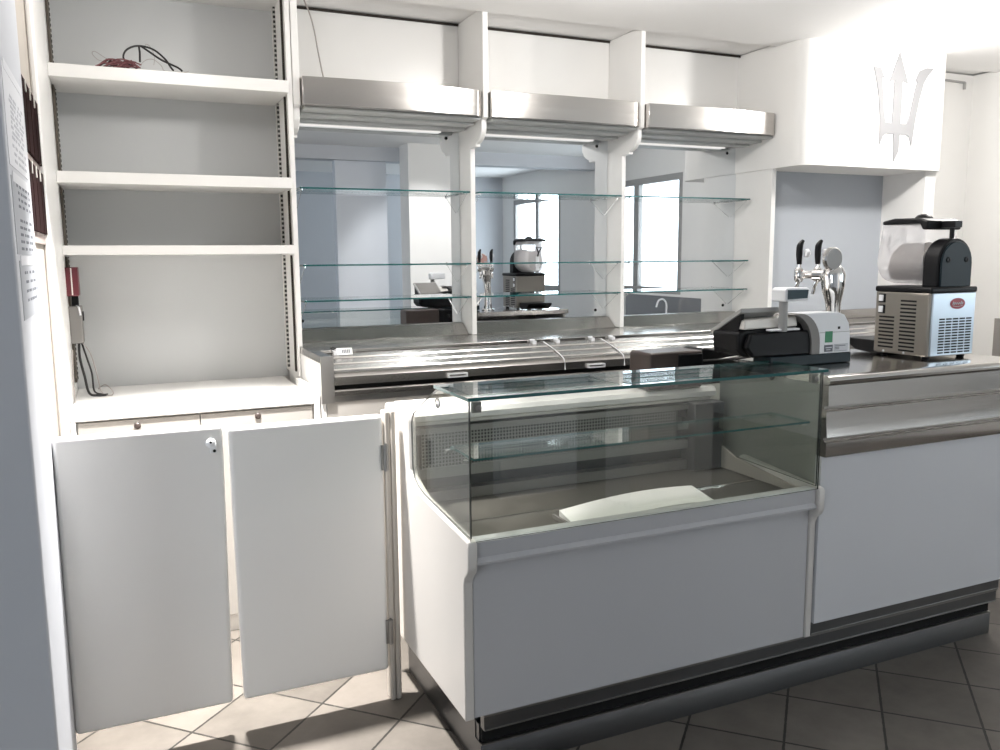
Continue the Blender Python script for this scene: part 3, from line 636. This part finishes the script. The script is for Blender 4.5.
# ------------------------------------------------------------------ beer tap
t = thing('beer_tap', 'chrome beer tap tower with two black handles and round badge', 'beer tap', (2.65, 2.59, 1.178))
TX, TY = 2.645, 2.587
mb = MB().tube([(TX + .01, TY, 1.180), (TX + .01, TY, 1.30), (TX + .005, TY, 1.40), (TX, TY, 1.46), (TX, TY + .005, 1.515), (TX, TY + .02, 1.53)], .03, 20, 6, radii=[.034, .026, .030, .044, .050, .040])
mb.lathe((TX + .01, TY, 1.1785), (0, 0, 1), [(.05, 0), (.05, .008), (.036, .016)], 24)
mb.build('column', 'chrome', t)
MB().tube([(TX, TY + .02, 1.512), (TX - .02, TY + .05, 1.517), (TX - .035, TY + .078, 1.517)], .022, 16).tube([(2.545, TY + .078, 1.517), (2.655, TY + .078, 1.517)], .016, 14, 0).build('cross_arm', 'chrome', t)
for hx in (2.549, 2.649):
    tp = MB().lathe((hx, TY + .092, 1.517), (0, 0, 1), [(.012, -.03), (.018, -.02), (.02, 0), (.018, .02), (.011, .03)], 16).tube([(hx, TY + .092, 1.49), (hx, TY + .107, 1.465), (hx - .004, TY + .112, 1.435)], .008, 10).cyl((hx, TY + .092, 1.54), (hx, TY + .092, 1.565), .007, n=12).build('faucet', 'chrome', t)
    MB().tube([(hx, TY + .092, 1.56), (hx - .002, TY + .0922, 1.60), (hx, TY + .092, 1.635), (hx + .012, TY + .087, 1.658)], .012, 12, 6, radii=[.010, .013, .013, .006]).build('handle', 'black', tp)
    MB().lathe((hx + .018, TY + .072, 1.605), (1, -.3, 0), [(.004, -.008), (.016, -.006), (.018, .004), (.010, .012), (0, .014)], 16).build('badge', 'whiteplastic', tp)
d = MB().lathe((2.615, 2.558, 1.582), (0, 1, 0), [(.042, 0), (.047, .004), (.047, .016), (.042, .020)], 32).build('round_badge', 'chrome', t)
MB().lathe((2.615, 2.5575, 1.582), (0, -1, 0), [(.042, 0), (.041, .0015)], 32).build('badge_face', 'grey', d)
MB().lathe((2.615, 2.5785, 1.582), (0, 1, 0), [(.042, 0), (.041, .0015)], 32).build('badge_face', 'pinkface', d)
MB().tube([(2.615, 2.568, 1.538), (2.625, 2.575, 1.528), (2.64, 2.585, 1.515)], .012, 12).build('badge_stem', 'chrome', t)

# ------------------------------------------------------------------ slush machine
SX0, SX1, SY0, SY1 = 2.900, 3.160, 2.335, 2.600
t = thing('slush_machine', 'single bowl slush machine with black lid on the steel counter', 'slush machine', (3.03, 2.47, 1.178))
for x in (SX0 + .03, SX1 - .03):
    for y in (SY0 + .03, SY1 - .03): MB().cyl((x, y, 1.1785), (x, y, 1.192), .014, .017, 14).build('foot', 'black', t)
b = box('body', 'tanmetal', SX0, SX1, SY0 + .004, SY1, 1.190, 1.446, t, bevel=.008, seg=3)
mb = MB()
for k in range(9): z = 1.213 + k * .0155; mb.box(SX0 - .0012, SX0 + .004, 2.500, 2.575, z, z + .007)
for k in range(14): z = 1.205 + k * .0155; mb.box(SX0 - .0012, SX0 + .004, 2.397, 2.472, z, z + .007)
mb.build('side_louvres', 'blackmatte', t)
rp = box('rear_panel', 'bluemetal', SX0 + .012, SX1 - .004, SY0 - .004, SY0 + .006, 1.194, 1.444, t, bevel=.003)
mb = MB()
for c in range(5):
    for r in range(13): x = 2.952 + c * .0385; z = 1.203 + r * .0112; mb.box(x, x + .031, SY0 - .0052, SY0 - .003, z, z + .0058)
mb.build('rear_grille', 'blackmatte', rp)
lg = MB(); n = 32
lg.prism([(3.050 + .042 * math.cos(2 * PI * i / n), 1.401 + .022 * math.sin(2 * PI * i / n)) for i in range(n)], 'Y', SY0 - .006, SY0 - .004)
lg = lg.build('oval_badge', 'redlogo', rp)
mb = MB(); yy = SY0 - .0066
pts = [(3.020, 1.396), (3.024, 1.408), (3.029, 1.397), (3.034, 1.405), (3.040, 1.398), (3.046, 1.405), (3.052, 1.398), (3.058, 1.405), (3.064, 1.398), (3.070, 1.409), (3.073, 1.398), (3.078, 1.404)]
mb.tube([(x, yy, z) for x, z in pts], .0016, 6, 4); mb.tube([(3.022, yy, 1.392), (3.05, yy, 1.389), (3.076, yy, 1.393)], .0009, 6, 3)
mb.build('badge_script', 'paper', lg)
for z in (1.418, 1.372):
    s = box('switch', 'black', SX0 - .004, SX0 + .004, 2.548, 2.580, z - .018, z + .018, t, bevel=.002)
    box('switch_key', 'whiteplastic', SX0 - .008, SX0 - .003, 2.555, 2.577, z - .013, z + .013, s, bevel=.002)
for y in (2.545, 2.445): MB().cyl((SX0 - .002, y, 1.199), (SX0 + .003, y, 1.199), .005, n=10).build('screw', 'paper', t)
box('top_rim', 'black', SX0 - .003, SX1 + .003, SY0 - .006, SY1 + .004, 1.444, 1.468, t, bevel=.008, seg=3)
cx = 3.055
def dshape(w, z0, zt, n=14): return [(cx - w, z0)] + [(cx - w * math.cos(PI * i / n), zt - w + w * math.sin(PI * i / n)) for i in range(n + 1)] + [(cx + w, z0)]
MB().prism(dshape(.100, 1.466, 1.660), 'Y', 2.356, 2.425).build('motor_housing', 'black', t, bevel=.006, seg=3)
mf = MB().prism(dshape(.088, 1.466, 1.648), 'Y', 2.348, 2.357).build('motor_cover', 'slate', t, bevel=.004)
for x in (3.003, 3.107): MB().lathe((x, 2.3475, 1.575), (0, -1, 0), [(.012, 0), (.012, .002), (.006, .003), (.004, .001)], 16).build('screw', 'black', mf)
def bowlp(w, zb, zt, n=14):
    zc = zb + w; return [(cx + w * .90, zt)] + [(cx + w * math.cos(-PI * i / n), zc + w * math.sin(-PI * i / n)) for i in range(n + 1)] + [(cx - w * .90, zt)]
mb = MB()
secs = [(2.428, 1., 0), (2.52, 1., 0), (2.630, 1., 0), (2.648, .93, .0), (2.658, .80, .0)]
ring = []
for y, s, _ in secs:
    pr = bowlp(.096, 1.474, 1.722)
    ring.append([mb._v((cx + (p[0] - cx) * s, y if p[1] > 1.62 or y < 2.64 else y + .012, 1.57 + (p[1] - 1.57) * (s if p[1] < 1.62 else 1))) for p in pr])
for A, B in zip(ring, ring[1:]):
    for i in range(len(A) - 1): mb._f([A[i], A[i + 1], B[i + 1], B[i]])
mb._f(ring[-1]); mb.build('bowl', 'bowl', t)
mb = MB().cyl((cx, 2.43, 1.566), (cx, 2.625, 1.566), .042, n=20)
for y in (2.45, 2.50, 2.555, 2.605): mb.lathe((cx, y, 1.566), (0, 1, .22), [(.04, -.005), (.082, -.002), (.082, .002), (.04, .005)], 24)
mb.build('auger', 'icewhite', t)
mb = MB().prism([(2.415, 1.695), (2.415, 1.730), (2.45, 1.742), (2.58, 1.745), (2.638, 1.735), (2.638, 1.720), (2.455, 1.720), (2.44, 1.695)], 'X', cx - .098, cx + .098)
ld = mb.build('lid', 'black', t, bevel=.007, seg=3)
MB().lathe((cx, 2.515, 1.742), (0, 0, 1), [(.034, 0), (.034, .006), (.024, .016), (.010, .020), (0, .021)], 20).build('lid_knob', 'black', ld)
MB().box(cx - .022, cx + .022, 2.352, 2.418, 1.702, 1.728).build('lid_catch', 'black', ld, bevel=.003)
MB().cyl((cx - .006, 2.375, 1.655), (cx - .006, 2.375, 1.70), .009, n=12).build('lid_post', 'black', t)
mb = MB().tube([(cx, 2.668, 1.585), (cx, 2.69, 1.63), (cx - .022, 2.70, 1.672), (cx + .022, 2.70, 1.672), (cx, 2.686, 1.625)], .006, 10, 0)
mb.build('tap_lever', 'black', t)
MB().cyl((cx, 2.672, 1.49), (cx, 2.672, 1.60), .014, n=16).cyl((cx, 2.645, 1.53), (cx, 2.684, 1.53), .018, n=16).build('spout', 'whiteplastic', t)
mb = MB().prism([(2.605, 1.19), (2.605, 1.235), (2.775, 1.235), (2.772, 1.222), (2.752, 1.204), (2.72, 1.186), (2.64, 1.180)], 'X', 2.925, 3.135)
mb.build('drip_tray', 'black', t, bevel=.005)

# ------------------------------------------------------------------ sink run along the right wall
t = thing('sink_counter', 'steel sink run under the window on the right wall', 'sink', (5.2, 2.0, 0))
box('body', 'white', 4.98, 5.498, .2, 3.88, 0, .84, t)
box('worktop', 'steel_top', 4.96, 5.498, .2, 3.885, .84, .87, t)
box('backsplash', 'steel_v', 5.47, 5.498, .2, 3.89, .87, 1.155, t)
tag(MB().lathe((5.38, 1.15, .871), (0, 0, 1), [(.025, 0), (.025, .01), (.014, .02), (.014, .10), (.011, .11)], 16).tube([(5.38, 1.15, .97), (5.38, 1.15, 1.08), (5.34, 1.15, 1.13), (5.28, 1.15, 1.12), (5.25, 1.15, 1.05)], .010).build('sink_faucet', 'whiteplastic'), 'white swan neck faucet on the sink seen in the right mirror', 'faucet')

# ------------------------------------------------------------------ lights
def area(name, loc, rot, sx, sy, power, col=(1, 1, 1), shape='RECTANGLE', spread=PI):
    l = bpy.data.lights.new(name, 'AREA'); l.shape = shape; l.size = sx; l.size_y = sy; l.energy = power; l.color = col; l.spread = spread
    o = bpy.data.objects.new(name, l); COL.objects.link(o); o.location = loc; o.rotation_euler = rot; return o
WARM = (1, .97, .94); DAY = (.86, .93, 1)
area('aisle_lamp', (.30, 3.04, ZC - .03), (0, 0, 0), 0.12, .12, 56, WARM, 'DISK', math.radians(66))
def bulb(name, loc, r, power, col):
    l = bpy.data.lights.new(name, 'POINT'); l.energy = power; l.color = col; l.shadow_soft_size = r
    o = bpy.data.objects.new(name, l); COL.objects.link(o); o.location = loc; return o
bulb('aisle_bulb', (.30, 3.05, 2.62), .06, 12, WARM)
bulb('bar_bulb', (2.05, 2.85, 2.64), .06, 45, WARM)
bulb('counter_bulb', (4.2, 3.0, 2.58), .06, 50, WARM)
for n, w, p in ((1, W1, 28), (2, W2, 62)):
    area('window_daylight_%d' % n, (5.66, (w[0] + w[1]) / 2, (w[2] + w[3]) / 2), (0, PI / 2, 0), w[3] - w[2], w[1] - w[0], p, DAY)
area('hall_fill', (-2.58, -.9, 1.5), (0, -PI / 2, 0), 1.6, 1.6, 46, DAY)  # added fill for the column front; this wall has no window
sp = bpy.data.lights.new('hall_fill_spot', 'SPOT'); sp.energy = 130; sp.color = WARM; sp.spot_size = math.radians(48); sp.spot_blend = .6; sp.shadow_soft_size = .05  # spot added to brighten the hall column and screen in the mirrors
so = bpy.data.objects.new('hall_fill_spot', sp); COL.objects.link(so); so.location = (3.1, 1.55, 2.74)
so.rotation_euler = (Vector((3.05, -.2, 1.55)) - so.location).to_track_quat('-Z', 'Y').to_euler()
w = bpy.data.worlds.new('world'); scene.world = w; w.use_nodes = True
bg = w.node_tree.nodes['Background']; bg.inputs[0].default_value = (.85, .92, 1, 1); bg.inputs[1].default_value = 1.0

# ------------------------------------------------------------------ camera
yaw, pitch, roll = .420466, .139497, .00786
F = Vector((math.sin(yaw) * math.cos(pitch), math.cos(yaw) * math.cos(pitch), -math.sin(pitch)))
r = Vector((math.cos(yaw), -math.sin(yaw), 0)); d = F.cross(r)
r2 = r * math.cos(roll) + d * math.sin(roll); d2 = -r * math.sin(roll) + d * math.cos(roll)
cam = bpy.data.cameras.new('camera'); cam.sensor_width = 36; cam.lens = 841.55 / 1000 * 36; cam.clip_start = .02
co = bpy.data.objects.new('camera', cam); COL.objects.link(co)
mw = Matrix((r2, -d2, -F)).transposed().to_4x4(); mw.translation = Vector((0, 0, 1.6)); co.matrix_world = mw
scene.camera = co

scene.view_settings.view_transform = 'Standard'; scene.view_settings.look = 'None'
scene.view_settings.gamma = 1; scene.view_settings.use_curve_mapping = False
scene.view_settings.exposure = 0.0
scene.cycles.transparent_max_bounces = 24
scene.cycles.max_bounces = 12; scene.cycles.diffuse_bounces = 6; scene.cycles.glossy_bounces = 6
